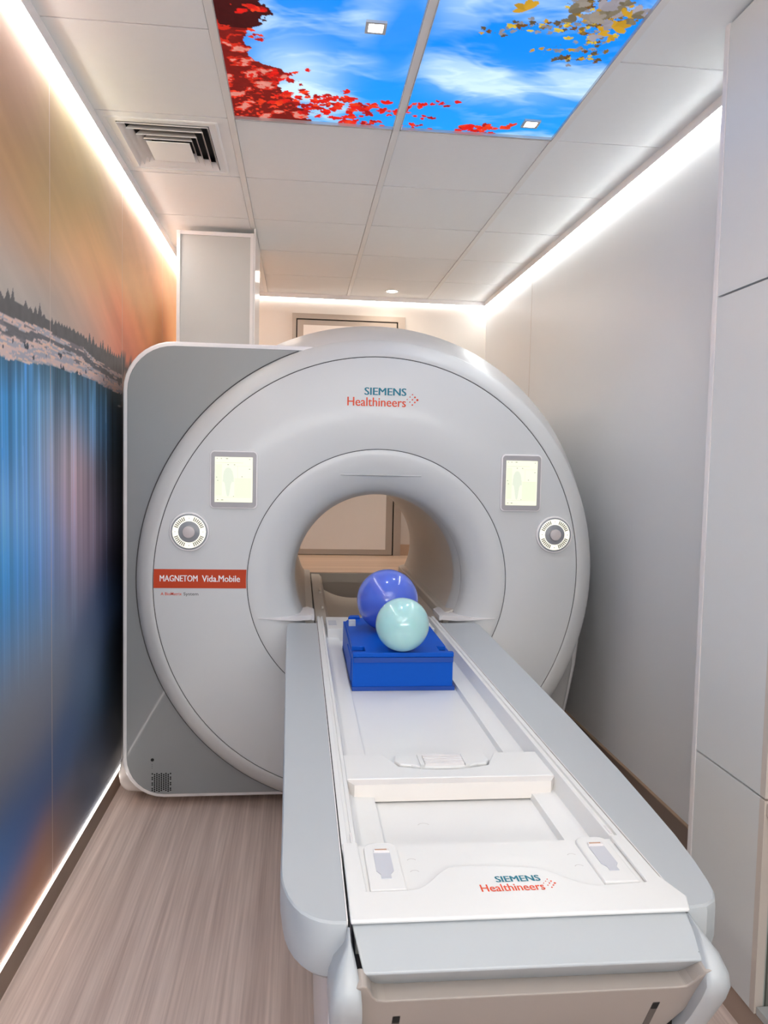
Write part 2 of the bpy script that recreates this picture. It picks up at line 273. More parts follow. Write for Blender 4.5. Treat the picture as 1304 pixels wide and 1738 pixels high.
def mural_color(Y, Z):
    P = np.array(MUR, float); col = np.zeros(Y.shape+(3,)); wt = np.zeros(Y.shape)
    fall = np.interp(Y, [p[0] for p in FALL], [p[1] for p in FALL])
    tt = np.interp(Y, [p[0] for p in TREE_TOP], [p[1] for p in TREE_TOP]); tb = np.interp(Y, [p[0] for p in TREE_BOT], [p[1] for p in TREE_BOT])
    below = Z < fall
    for p in P:
        pf = np.interp(p[0], [q[0] for q in FALL], [q[1] for q in FALL]); pb = p[1] < pf
        wgt = np.exp(-(((Y-p[0])/(.13+.10*np.clip(Y-2.7, 0, 1)))**2+((Z-p[1])/.095)**2)/2)+1e-4/((.3+(Y-p[0])**2+(Z-p[1])**2)**4)
        wgt = wgt*np.where(below == pb, 1, 1e-7)
        col += wgt[..., None]*s2l(p[2:5]); wt += wgt
    col /= wt[..., None]
    # soft brush texture of the sky
    sky = fbm(Y*2.2+Z*1.5, Z*11+Y*4.5, 4)
    col *= (1+.34*(sky-.5)*(Z > fall))[..., None]
    # falling water: vertical streaks fading downwards
    d = fall-Z
    u = Y+.05*np.clip(d, 0, 1)*(vnoise(Y*6)-.5)
    st1 = vnoise(u*70)*.6+vnoise(u*160)*.4; st2 = vnoise(u*23+7)
    amp = np.clip(1-d/.95, 0, 1)*(d > 0)
    f = 1+amp*((st1-.5)*1.5+(st2-.5)*.7)
    col *= np.clip(f, .15, 3)[..., None]
    hl = (st1 > .74)*amp*(Y < 3.3); col = col*(1-.35*hl[..., None])+.35*hl[..., None]*s2l((150, 190, 225))
    # dark lip of the water under the shelf
    lipm = np.clip(1-d/.10, 0, 1)*(d > 0)*(vnoise(Y*18) > .25); col = col*(1-.55*lipm[..., None])+.55*lipm[..., None]*s2l((38, 62, 66))
    # snowy rock shelf between trees and water
    jag = (fbm(Y*14, Z*0+3, 3)-.5)*.03
    shelf = (Z >= fall+jag*.4) & (Z < tb)
    t = (Z-fall)/np.maximum(tb-fall, .01); q = fbm(Y*9+t*3, t*9-Y*2, 5); q2 = fbm(Y*16-t*9, t*40+Y*4, 4)
    cs = s2l((196, 172, 165))*np.ones(Y.shape+(3,)); cs = np.where((q > .47)[..., None], s2l((158, 154, 160)), cs); cs = np.where((q2 > .58)[..., None], s2l((214, 178, 160)), cs)
    cs = np.where(((q < .37) & (t > .35))[..., None], s2l((112, 106, 108)), cs)
    rock = (fbm(Y*34, Z*46, 2) > .565) & (t < .5); cs = np.where(rock[..., None], s2l((52, 58, 66)), cs)
    band = (t > .55) & (t < .82) & (fbm(Y*9, t*8, 2) > .33); cs = np.where(band[..., None], s2l((92, 90, 92))*(.8+.6*q2[..., None]), cs)
    fade = np.clip((3.55-Y)/.5, .55, 1)[..., None]
    col = np.where(shelf[..., None], cs*fade, col)
    # conifer line
    teeth = np.abs(((Y*26+vnoise(Y*9)*1.4) % 1)-.5)*2; h = (tt-tb)*(.55+.25*vnoise(Y*7))+.045*(1-teeth)*vnoise(np.floor(Y*26+vnoise(Y*9)*1.4)*3.1+.5)
    small = (Y > 2.62) & (Y < 3.0); h = np.where(small, .018+.4*h*0+.012*(1-teeth), h)
    tr = (Z >= tb) & (Z < tb+np.clip(h, .012, .3)+.02)
    ctr = s2l((84, 82, 82))*(.75+.5*fbm(Y*40, Z*30, 2))[..., None]
    col = np.where(tr[..., None], ctr, col)
    lum = col.mean(-1, keepdims=True); bl = (Z < fall)[..., None]; col = (lum+(col-lum)*np.where(bl, 1.12, 1.0))*np.where(bl, 1.06, .93)
    return np.clip(col*MUR_GAIN, 0.002, .92)
def print_panel(name, org, du, dv, nu, nv, colf, m, parent):
    """grid with a colour attribute; org + i*du + j*dv"""
    i, j = np.meshgrid(np.arange(nu+1), np.arange(nv+1), indexing='ij')
    co = np.array(org)+i[..., None]*np.array(du)+j[..., None]*np.array(dv)
    me = bpy.data.meshes.new(name); nvtx = (nu+1)*(nv+1); me.vertices.add(nvtx); me.vertices.foreach_set('co', co.reshape(-1).astype(np.float32))
    a = (i[:-1, :-1]*(nv+1)+j[:-1, :-1]).reshape(-1); quad = np.stack([a, a+(nv+1), a+(nv+1)+1, a+1], 1).astype(np.int32)
    nf = len(quad); me.loops.add(nf*4); me.loops.foreach_set('vertex_index', quad.reshape(-1)); me.polygons.add(nf)
    me.polygons.foreach_set('loop_start', (np.arange(nf)*4).astype(np.int32)); me.polygons.foreach_set('loop_total', np.full(nf, 4, np.int32)); me.update()
    rgb = colf(co); rgba = np.ones((nvtx, 4), np.float32); rgba[:, :3] = rgb.reshape(-1, 3)
    at = me.color_attributes.new('print', 'FLOAT_COLOR', 'POINT'); at.data.foreach_set('color', rgba.reshape(-1))
    return link(name, me, m, parent)
murm = print_mat('mural_print', 0, .5)
edges = [YF, .60, 1.578, 2.567, 3.559, 4.55, YB]
mural = empty('wall_mural', (XL, 2.5, .085), 'waterfall and sunset sky mural printed in tall panels on the left wall', 'mural')
for a, b in zip(edges, edges[1:]):
    fine = 1.5 < a < 3.5; sy, sz = ((.0048, .0045) if fine else (.04, .04))
    nu = max(2, int((b-a-.004)/sy)); nv = int((2.69-.085)/sz)
    pn = print_panel('mural_panel', (XL, a+.002, .085), (0, (b-a-.004)/nu, 0), (0, 0, (2.69-.085)/nv), nu, nv, lambda co: mural_color(co[..., 1], co[..., 2]), murm, mural)
    box('panel_edge', XL-.006, XL-.0002, b-.0022, b+.0022, .085, 2.69, mat('panel_joint', srgb(215, 190, 170), .3), mural) if b < YB else None

# ------------------------------------------------------------------ backlit sky picture in the ceiling
def leaf_field(X, Y, col, pts, cols, rng, size, n):
    for (cx, cy, sx, sy, k) in pts:
        for i in range(int(k*n)):
            x = cx+rng.normal()*sx; y = cy+rng.normal()*sy; a = rng.uniform(0, PI); L = size*rng.uniform(.6, 1.5); W = L*rng.uniform(.4, .7)
            dx = (X-x)*math.cos(a)+(Y-y)*math.sin(a); dy = -(X-x)*math.sin(a)+(Y-y)*math.cos(a)
            mk = (dx/L)**2+(dy/W)**2 < 1
            c = cols[rng.integers(len(cols))]; col[mk] = s2l(c)*(rng.uniform(.75, 1.1))
    return col
def sky_color(co):
    X, Y = co[..., 0], co[..., 1]
    wx = X+.10*(fbm(X*5, Y*5+3, 2)-.5); wy = Y+.12*(fbm(X*5+8, Y*5, 2)-.5)
    q = fbm(wx*2.6+wy*1.0, wy*6.5-wx*1.6, 5); q2 = fbm(wx*5-wy*3+9, wy*17+wx*5, 5)
    base = s2l((8, 140, 246))*np.ones(X.shape+(3,))
    low = np.clip((Y-2.35)/.6, 0, 1)[..., None]; base = base*(1-.4*low)+s2l((50, 184, 252))*.4*low
    ridge = 1-np.abs(q2-.5)*9; ridge = np.clip(ridge, 0, 1)
    cl = np.clip((q-.44)*3.2, 0, .62)+ridge*.22*np.clip((q-.30)*5, 0, 1)
    glow_ = np.exp(-(((X+.02)/.13)**2+((Y-2.60)/.20)**2))*.7+np.exp(-(((X-.62)/.22)**2+((Y-2.62-.12*(X-.62))/.10)**2))*.35
    cl = np.clip(cl+glow_, 0, .96)[..., None]
    dk = (np.exp(-((X-.28)/.10)**2)*.85+np.exp(-(((X-.5)/.2)**2+((Y-2.3)/.12)**2))*.6+np.exp(-(((X-.1)/.16)**2+((Y-2.42)/.10)**2))*.6)
    cl = cl*(1-np.clip(dk, 0, .95)[..., None])
    col = base*(1-cl)+s2l((214, 242, 255))*cl
    rng = np.random.default_rng(5)
    d = -.245+.105+.05*np.sin(Y*14+1.2)+.09*(fbm(Y*10, X*0, 3)-.5)+np.clip((Y-2.72)*1.1, 0, .22)+.07*np.exp(-((Y-2.62)/.05)**2)
    bush = X < d+.05*(fbm(X*45, Y*45, 3)-.5)
    t = fbm(X*26+Y*5, Y*34, 4); v = fbm(X*70, Y*90, 3)
    tb = np.where((t > .50)[..., None], s2l((206, 42, 24)), s2l((122, 24, 18))); tb = np.where(((t > .60) & (Y > 2.4))[..., None], s2l((222, 138, 124)), tb)
    tb = np.where(((v > .60) & (Y > 2.75))[..., None], s2l((235, 60, 35)), tb)
    tb = np.where((Y < 2.38)[..., None] & (t < .60)[..., None], s2l((66, 12, 12)), tb); tb = tb*(.75+.5*v[..., None])
    col = np.where(bush[..., None], tb, col)
    # twigs carrying the sprays
    def twig(x, y, a, n, th, c, wob=.10):
        pts = []
        for s_ in range(n):
            x += .007*math.cos(a); y += .007*math.sin(a); a += rng.normal()*wob
            mk = (X-x)**2+(Y-y)**2 < (th*(1-s_/(n*1.3)))**2; col[mk] = s2l(c); pts.append((x, y))
        return pts
    def maple(x, y, L, c):
        a0 = rng.uniform(0, 2*PI)
        for k in range(rng.integers(2, 5)):
            a = a0+(k-1)*rng.uniform(.7, 1.1); cx, cy = x+L*.7*math.cos(a), y+L*.7*math.sin(a)
            dx = (X-cx)*math.cos(a)+(Y-cy)*math.sin(a); dy = -(X-cx)*math.sin(a)+(Y-cy)*math.cos(a)
            mk = (dx/L)**2+(dy/(L*.5))**2 < 1; col[mk] = s2l(c)*rng.uniform(.8, 1.1)
    red = [(232, 28, 18), (222, 30, 20), (240, 62, 28), (176, 22, 18)]
    def spray(x, y, a, n, L, cols_, step=3, th=.0022, tc=(150, 40, 30), spread=.012):
        for i, (px, py) in enumerate(twig(x, y, a, n, th, tc)):
            if i % step == 0: maple(px+rng.normal()*spread, py+rng.normal()*spread, L*rng.uniform(.7, 1.25), cols_[rng.integers(len(cols_))])
    for (x, y, a, n, L) in ((-.13, 2.84, .0, 42, .013), (-.10, 2.80, -.35, 34, .012), (-.02, 2.90, .1, 44, .013), (.0, 2.86, -.5, 28, .013), (.07, 2.88, -.9, 22, .015), (.10, 2.94, .0, 36, .013), (.14, 2.86, -.75, 20, .014), (.20, 2.90, -.6, 22, .013), (-.17, 2.66, -.15, 26, .010),
                            (-.15, 2.68, .1, 20, .010), (-.19, 2.30, -.3, 14, .011), (-.18, 2.42, .2, 12, .010), (.33, 2.82, -.25, 30, .011), (.33, 2.86, .05, 16, .010), (.36, 2.955, .05, 14, .009), (.56, 2.955, -.35, 26, .013), (.60, 2.94, -.15, 24, .014), (.63, 2.965, .0, 10, .012), (.16, 2.97, .0, 16, .012)):
        spray(x, y, a, n, L, red)
        spray(x+.02, y-.015, a-.3, n//3, L, red)
    gold = [(196, 148, 30), (132, 104, 46), (96, 82, 60), (214, 184, 62), (140, 140, 150), (110, 74, 30)]
    for k in range(16):
        x = .90-.02*(k % 3); y = 2.06+.024*k
        spray(x, y, rng.uniform(2.7, 3.6), rng.integers(22, 58) if k < 11 else 16, .0085, gold, 3, .0020, (96, 88, 74), .014)
    for k in range(26): maple(.90-abs(rng.normal())*.10, 2.10+abs(rng.normal())*.10, rng.uniform(.012, .026), [(150, 140, 130), (196, 150, 40), (120, 110, 90), (158, 152, 160)][rng.integers(4)])
    return np.clip(col, 0, 1)
skym = print_mat('sky_print', L_SKY, 1.0); skym.node_tree.nodes['Principled BSDF'].inputs['Specular IOR Level'].default_value = 0.02
for (a, b, lab) in ((X1, X2, 'backlit ceiling picture of blue sky behind a crimson bush, beside the air diffuser'), (X2, X3, 'backlit ceiling picture of blue sky with ochre autumn branches in its corner')):
    e = empty('sky_panel', ((a+b)/2, 2.4, ZC), lab, 'light panel', 'backlit sky pictures in the ceiling')
    x0, x1, y0, y1 = a+.0125, b-.0125, YR-2*DY+.004, YR-.006
    nx, ny = int((x1-x0-.01)/.0032), int((y1-y0-.02)/.0032)
    pr = print_panel('picture', (x0+.003, y0+.01, ZC+.004), ((x1-x0-.006)/nx, 0, 0), (0, (y1-y0-.022)/ny, 0), nx, ny, sky_color, skym, e)
    # recessed frame around the picture
    for (p, q, r, s) in ((x0, x1, y1-.012, y1), (x0, x1, y0, y0+.01), (x0, x0+.003, y0, y1), (x1-.003, x1, y0, y1)):
        box('frame_bar', p, q, r, s, ZC-.006, ZC+.012, mat('panel_frame', srgb(196, 196, 198), .2, .4), e)
    box('light_box', x0, x1, y0, y1, ZC+.012, ZC+.06, mat('light_box', srgb(200, 200, 200), .6), e)
for (x, y, lab) in ((.196, 2.313, 'small square spotlight in the ceiling picture with the crimson bush'), (.814, 2.859, 'small square spotlight in the ceiling picture with ochre branches')):
    e = empty('ceiling_spotlight', (x, y, ZC), lab, 'spotlight', 'square spotlights set in the ceiling pictures')
    bm = bmesh.new()
    for s in (-1, 1):
        addbox(bm, x-.030, x+.030, min(y+s*.030, y+s*.021), max(y+s*.030, y+s*.021), ZC-.004, ZC+.003)
        addbox(bm, min(x+s*.030, x+s*.021), max(x+s*.030, x+s*.021), y-.021, y+.021, ZC-.004, ZC+.003)
    fin('frame', bm, chrome, e); prism('lens', rrect(x-.021, x+.021, y-.021, y+.021, .009), ZC-.001, ZC+.003, 'z', squarem, e)
    sp = bpy.data.lights.new('spotlight_beam', 'SPOT'); sp.energy = 6; sp.spot_size = 1.6; sp.spot_blend = .8; sp.shadow_soft_size = .02
    so = bpy.data.objects.new('spotlight_beam', sp); C.objects.link(so); so.parent = e; so.location = (0, 0, -.012)
e = empty('ceiling_downlight', (.638, 5.70, ZC), 'round warm downlight in the ceiling above the far door', 'downlight')
def ring(name, cx, cy, r0, r1, z0, z1, m, par, n=32):
    R = [[(cx+r*math.cos(2*PI*i/n), cy+r*math.sin(2*PI*i/n), z) for i in range(n)] for r, z in ((r0, z1), (r0, z0), (r1, z0), (r1, z1), (r0, z1))]
    return loft(name, R, m, par)
ring('trim_ring', .638, 5.70, .038, .050, ZC-.005, ZC+.002, trimw, e)
prism('lens', disc_pts(.638, 5.70, .038), ZC-.003, ZC+.001, 'z', spotm, e)
# ------------------------------------------------------------------ air diffuser
e = empty('air_diffuser', (-.516, 3.285, ZC), 'square white ceiling air diffuser with nested dark slots', 'vent')
def rect_ring(name, ro, ri, z0, z1, m, par, t=0):
    """sloping frame from outer low rectangle to inner high rectangle"""
    P = lambda r, z: [(r[0], r[2], z), (r[1], r[2], z), (r[1], r[3], z), (r[0], r[3], z)]
    return loft(name, [P(ro, z0), P(ri, z1), P(ri, z1+.003), P(ro, z0+.003), P(ro, z0)], m, par, a=10)
vx0, vx1, vy0, vy1 = X0+.002, X1-.014, YR+.003, YR+DY-.003
rect_ring('face_plate', (vx0, vx1, vy0, vy1), (-.700, -.36, 3.07, 3.515), ZC, ZC-.001, tilem, e)
rect_ring('raised_border', (-.735, -.325, 3.03, 3.54), (-.727, -.333, 3.038, 3.532), ZC-.002, ZC-.004, tilem, e)
for k, (i0, dz) in enumerate(((0, 0), (.022, .001), (.046, .002), (.064, .003))):
    ro = (-.698+i0*1.15, -.362-i0*1.2, 3.075+i0*2.1, 3.512-i0*1.25)
    rect_ring('louvre', ro, (ro[0]+.014, ro[1]-.014, ro[2]+.026, ro[3]-.02), ZC-.006, ZC+.022, trimw, e)
box('centre_plate', -.618, -.452, 3.228, 3.42, ZC-.008, ZC-.005, tilem, e, .001, 1)
bm = bmesh.new(); addbox(bm, -.72, -.34, 3.05, 3.53, ZC+.05, ZC+.055); fin('duct_box', bm, dark, e)
# ------------------------------------------------------------------ column
e = empty('column', (-.468, 4.55, 0), 'white square boxed column with slim edge trims beside the mural wall', 'column')
box('core', -.665, -.262, 4.34, 4.78, 0, 2.655, mat('column_white', srgb(192, 192, 190), .4), e, .003, 1)
for x in (-.669, -.283): box('edge_trim', x, x+.018, 4.328, 4.345, 0, 2.665, trimw, e, .003, 1)
box('top_trim', -.651, -.283, 4.332, 4.342, 2.645, 2.665, trimw, e, .002, 1)
box('side_trim', -.264, -.256, 4.33, 4.78, 0, 2.69, trimw, e, .002, 1)
# ------------------------------------------------------------------ door on the far wall
dz = .752
e = st(empty('door_1', (.35, YB, dz)))
def bar(n, x0, x1, z0, z1, y0, m, b=.004): return box(n, x0, x1, y0, YB, z0, z1, m, e, b, 1)
bar('frame_jamb', -.075, -.045, dz, 2.5148, YB-.03, metalf); bar('frame_jamb', .715, .77, dz, 2.5148, YB-.03, metalf); bar('frame_head', -.075, .77, 2.515, 2.553, YB-.03, metalf)
bar('shadow_gap', -.0448, .7148, dz, 2.5146, YB-.006, dark, 0)
lf = bar('door_leaf', -.037, .706, dz+.005, 2.507, YB-.022, metalf, .003)
box('leaf_infill', .008, .655, YB-.0235, YB-.02, dz+.045, 2.47, doorm, lf)
st(box('baseboard_back', .77, XR, YB-.012, YB, dz, dz+.085, mat('platform_skirting', srgb(190, 160, 135), .4)))
# ------------------------------------------------------------------ cabinet on the right
CX = 1.165
e = empty('tall_cabinet', (1.28, 1.3, 0), 'tall white built-in cabinet with an open shelf niche at the right', 'cabinet')
box('plinth', CX+.004, XR, .2, 2.145, 0, .078, wood('plinth_wood', srgb(182, 160, 145), srgb(160, 138, 122), 'Y', 10), e)
box('carcass', CX+.024, XR-.002, 1.80, 2.146, .08, 2.69, mat('carcass', srgb(178, 184, 178), .5), e)
for (z0, z1, n, h) in ((.080, .632, 'lower_panel', 0), (.638, 1.937, 'middle_panel', 0)):
    box(n, CX, CX+.022, 1.815, 2.135, z0, z1, cabm, e, .0015, 1)
    box('edge_band', CX-.0006, CX+.022, 1.793, 1.8145, z0, z1, edgem, e, .001, 1)
box('upper_panel', CX, CX+.022, .2, 2.135, 1.943, 2.685, cabm, e, .0015, 1)
box('side_post', CX-.002, CX+.02, 2.137, 2.158, 0, 2.69, trimw, e, .002, 1); box('side_post', CX+.006, CX+.03, 2.160, 2.172, 0, 2.66, trimw, e, .002, 1)
box('niche_back', XR-.02, XR-.002, .2, 1.80, .08, 1.94, nichem, e)
box('niche_side', CX+.03, XR-.02, 1.792, 1.80, .08, 1.94, nichem, e)
box('shelf', CX+.004, XR-.02, .2, 1.79, .595, .628, edgem, e, .002, 1); box('shelf', CX+.004, XR-.02, .2, 1.79, .08, .10, mat('shelf_pale', srgb(190, 192, 190), .4), e, .002, 1)
box('shelf', CX+.004, XR-.02, .2, 1.79, 1.30, 1.325, edgem, e, .002, 1)

# ------------------------------------------------------------------ MRI scanner
S = empty('mri_scanner', (.33, 3.9, 0), 'large white ring-shaped MRI scanner with gray side panel and twin screens', 'scanner')
N = 160
def ringp(c, four, y, dr=0, n=N, zmin=None):
    out = []
    for i in range(n):
        t = 2*PI*i/n; r = four[0]+dr
        for k in range((len(four)-1)//2): r += four[1+2*k]*math.cos((k+1)*t)+four[2+2*k]*math.sin((k+1)*t)
        z = c[1]+r*math.sin(t)
        if zmin is not None: z = max(z, zmin)
        out.append((c[0]+r*math.cos(t), y, z))
    return out
F_RIM = (.9649, -.0329, .0118, -.0132, .009); F_SEAM = (.8826, -.0377, .0151, -.0133, .0114); F_FUN = (.5338, -.0045, .0006, -.0032, -.0011)
F_BORE = (.3615, .005, -.001, .0005, -.003); F_SIL = (1.0655, -.030, .030, -.0096, .018); F_TUBE = (.349, .003, 0, 0, 0)
cc = (.33, .97)
def mixf(a, b, t): return tuple(p+(q-p)*t for p, q in zip(a, b))
Ym = 3.17
# front face between the two seams, slightly domed
fr = [ringp(cc, mixf(F_FUN, F_SEAM, 0), Ym+.018, .004), ringp(cc, F_FUN, Ym+.001, .003)]
for t in (.02, .98): fr.append(ringp(cc, mixf(F_FUN, F_SEAM, t), Ym-.0005))
fr += [ringp(cc, F_SEAM, Ym+.001, -.003), ringp(cc, F_SEAM, Ym+.018, -.004)]
face = loft('face_cover', fr, shell, S, a=50)
loft('outer_seam', [ringp(cc, F_SEAM, Ym+.006, -.004), ringp(cc, F_SEAM, Ym+.006, .003)], seamm, S)
loft('inner_seam', [ringp(cc, F_FUN, Ym+.006, -.004), ringp(cc, F_FUN, Ym+.006, .005)], seamm, S)
# outer rim ring rolling back to the side
rr = [ringp(cc, F_SEAM, Ym+.018, .001), ringp(cc, F_SEAM, Ym+.001, .0005), ringp(cc, F_SEAM, Ym, .004)]
for t, y in ((.3, .008), (.6, .022), (.85, .046), (.96, .064), (1, .082)): rr.append(ringp(cc, mixf(F_SEAM, F_RIM, t), Ym+y, zmin=.012))
rr.append(ringp(cc, F_RIM, Ym+.115, -.006, zmin=.012)); rr.append(ringp(cc, F_RIM, Ym+.13, -.03, zmin=.02))
rim = loft('rim_cover', rr, rimm, S, a=60)
arc = [i for i in range(N) if 109 <= i*360/N <= 272]
jr = [[ringp(cc, F_RIM, y, d)[i] for i in arc] for y, d in ((3.2470, -.002), (3.2462, .0035))]
loft('rim_joint', jr, seamm, S, closed=False)
# funnel into the bore
ff = [ringp(cc, F_FUN, Ym+.018, -.001), ringp(cc, F_FUN, Ym+.001, 0), ringp(cc, F_FUN, Ym-.0003, -.004)]
for t in (.12, .25, .4, .55, .7, .82, .91, .97, 1.0):
    y = Ym+.135*(1-math.sqrt(max(0, 1-t**2.4))) if t < 1 else Ym+.135
    ff.append(ringp(cc, mixf(F_FUN, F_BORE, t), y))
loft('funnel', ff, shell, S, a=60)
loft('bore_seam', [ringp(cc, F_BORE, Ym+.1355, .0), ringp(cc, F_BORE, Ym+.1375, .001)], seamm, S)
loft('bore_lip', [ringp(cc, F_BORE, Ym+.1376, 0), ringp(cc, F_BORE, Ym+.155, -.004), ringp(cc, F_TUBE, Ym+.20), ringp(cc, F_TUBE, Ym+.24)], shell, S, a=60)
tr = [ringp(cc, F_TUBE, Ym+.241), ringp(cc, F_TUBE, 4.2), ringp(cc, F_TUBE, 4.80), ringp(cc, F_TUBE, 4.85, .01), ringp(cc, F_TUBE, 4.87, .03)]
loft('bore_tube', tr, linerm, S, a=60)
# housing behind the disc
hh = [ringp(cc, F_RIM, Ym+.125, -.02, zmin=.03), ringp(cc, mixf(F_RIM, F_SIL, .35), 3.40, zmin=.03), ringp(cc, F_SIL, 3.60, 0, zmin=.03), ringp(cc, F_SIL, 4.70, .0, zmin=.03), ringp(cc, F_SIL, 4.80, -.06, zmin=.03), ringp(cc, F_TUBE, 4.86, .03), ringp(cc, F_TUBE, 4.86, .03)]
hh = [[(max(-.70, x), y, z) for (x, y, z) in r] for r in hh]
loft('housing', hh, mat('housing', srgb(208, 206, 205), .35), S, a=50)
# body with the gray front panel on the left
def panel_poly(x0, zt, zb, rt_, rb, cut):
    p = [(.33, zb)]
    for i in range(9): a = math.radians(270-90*i/8); p.append((x0+rb+rb*math.cos(a), zb+rb+rb*math.sin(a)))
    for i in range(11): a = math.radians(180-90*i/10); p.append((x0+rt_+rt_*math.cos(a), zt-rt_+rt_*math.sin(a)))
    p.append((.33, zt))
    for i in range(17): a = math.radians(90+180*i/16); p.append((.33+cut*math.cos(a), .97+cut*math.sin(a)))
    return p
prism('body_shell', panel_poly(-.712, 1.925, .045, .20, .17, .56), 3.256, 3.62, 'y', trimw, S, .012, 3, True)
prism('body_rear', panel_poly(-.70, 1.90, .05, .20, .17, .60), 3.60, 4.7, 'y', mat('housing', None), S)
prism('side_panel', panel_poly(-.693, 1.906, .064, .185, .155, .60), 3.248, 3.258, 'y', grayp, S, .003, 2)
box('foot', -.60, -.44, 3.55, 3.70, 0, .05, dark, S); box('foot', -.56, -.42, 4.3, 4.44, 0, .05, dark, S); box('foot', .9, 1.05, 3.5, 3.64, 0, .06, dark, S)
sk = [(.85, .05), (1.165, .05), (1.223, .296), (1.249, .425), (1.272, .557), (1.283, .66), (1.27, .8), (.85, .8)]
prism('side_skirt', sk, 3.43, 4.65, 'y', mat('housing', None), S, .018, 3, True, ang=.9)
prism('skirt_front', [(.85, .05), (1.135, .05), (1.19, .296), (1.215, .43), (1.235, .557), (1.24, .72), (.85, .72)], 3.37, 3.44, 'y', mat('skirt_gray', srgb(165, 163, 161), .4), S, .02, 3, True)
prism('rear_skirt', [(-.30, .025), (-.62, .022), (-.720, .03), (-.745, .055), (-.752, .10), (-.744, .16), (-.712, .22), (-.60, .24)], 3.36, 4.6, 'y', mat('skirt_light', srgb(214, 204, 198), .4), S, .03, 4, True)
prism('side_slot', [(3.43, .075), (3.47, .06), (3.485, .115), (3.45, .135)], -.7535, -.74, 'x', dark, S)
# small dark grille and port on the gray panel
prism('port', disc_pts(-.589, .211, .0068, 16), 3.2472, 3.249, 'y', dark, S)
bm = bmesh.new()
for i in range(9):
    for j in range(10):
        x = -.589+i*.0092; z = .152-j*.0078-(.0039 if i % 2 else 0)
        if (i in (0, 8) and j % 3 == 1) or (i == 5 and j > 8): continue
        addprism(bm, disc_pts(x, z, .0036, 6), 3.2474, 3.249, 'y')
for j in range(3): addprism(bm, disc_pts(-.59, .192-j*.008, .0013, 6), 3.2474, 3.249, 'y')
tag(fin('grille_holes', bm, dark, S), kind='stuff')
# recessed smile line above the bore
sm = []
for i in range(25):
    t = i/24; x = .165+t*.33; sm.append((x, 1.398+.0*t))
bm = bmesh.new()
yb_ = lambda z, x: 0
top = []; 
def funnel_y(x, z):
    r = math.hypot(x-cc[0], z-cc[1]); th = math.atan2(z-cc[1], x-cc[0])
    ev = lambda F: F[0]+F[1]*math.cos(th)+F[2]*math.sin(th)+F[3]*math.cos(2*th)+F[4]*math.sin(2*th)
    a, b = ev(F_FUN), ev(F_BORE); t = min(1, max(0, (a-r)/(a-b))); return Ym+.135*(1-math.sqrt(max(0, 1-t**2.4)))
A = []; B = []; D = []
for i in range(41):
    t = i/40; x = .163+t*.33; k = math.sin(PI*t)**1.3
    A.append(bm.verts.new((x, funnel_y(x, 1.407)-.0015, 1.407))); B.append(bm.verts.new((x, funnel_y(x, 1.407)-.0015-.012*k, 1.4045))); D.append(bm.verts.new((x, funnel_y(x, 1.401-.003*k)+.0005, 1.401-.003*k)))
for i in range(40): bm.faces.new([A[i], A[i+1], B[i+1], B[i]]); bm.faces.new([B[i], B[i+1], D[i+1], D[i]])
o = fin('light_ledge', bm, shell, S); sharp(o, 50)
# docking wings either side of the table
for s in (-1, 1):
    wp = [(.488, 3.166), (.40, 3.180), (.335, 3.208), (.275, 3.235), (.262, 3.225), (.262, 3.38), (.29, 3.43), (.34, 3.36), (.42, 3.25)]
    bm = bmesh.new(); A = [bm.verts.new((.33+s*p, q, .818)) for p, q in wp]; B = [bm.verts.new((.33+s*p, q, .8165-.019*min(1, (.484-p)/.16))) for p, q in wp]
    bm.faces.new(A); bm.faces.new(B[::-1])
    for i in range(len(wp)): j = (i+1) % len(wp); bm.faces.new([A[i], A[j], B[j], B[i]])
    fin('docking_wing', bm, trimw, S)
    box('wing_screw', .33+s*.325-.006, .33+s*.325+.006, 3.292, 3.300, .8182, .8190, dialg, S)
# rails inside the bore
def rail(s, pts, y0, y1, n, m=linerm): 
    return prism(n, [(.33+s*p, q) for p, q in (pts if s < 0 else pts[::-1])], y0, y1, 'y', m, S, .003, 2)
rail(-1, [(.20, .70), (.19, .745), (.205, .763), (.255, .765), (.255, .60)], 3.32, 4.83, 'bore_rail')
rail(-1, [(.262, .69), (.262, .785), (.30, .79), (.335, .79), (.30, .69)], 3.30, 4.85, 'bore_ledge')
rail(1, [(.20, .66), (.20, .70), (.255, .71), (.285, .71), (.285, .60)], 3.32, 4.83, 'bore_rail')
rail(1, [(.292, .69), (.292, .812), (.30, .818), (.338, .83), (.30, .69)], 3.30, 4.85, 'bore_ledge')
box('rail_clip', .108, .118, 3.66, 3.72, .765, .778, linerm, S, .002, 1); box('rail_clip', .108, .118, 4.1, 4.2, .765, .778, linerm, S, .002, 1)

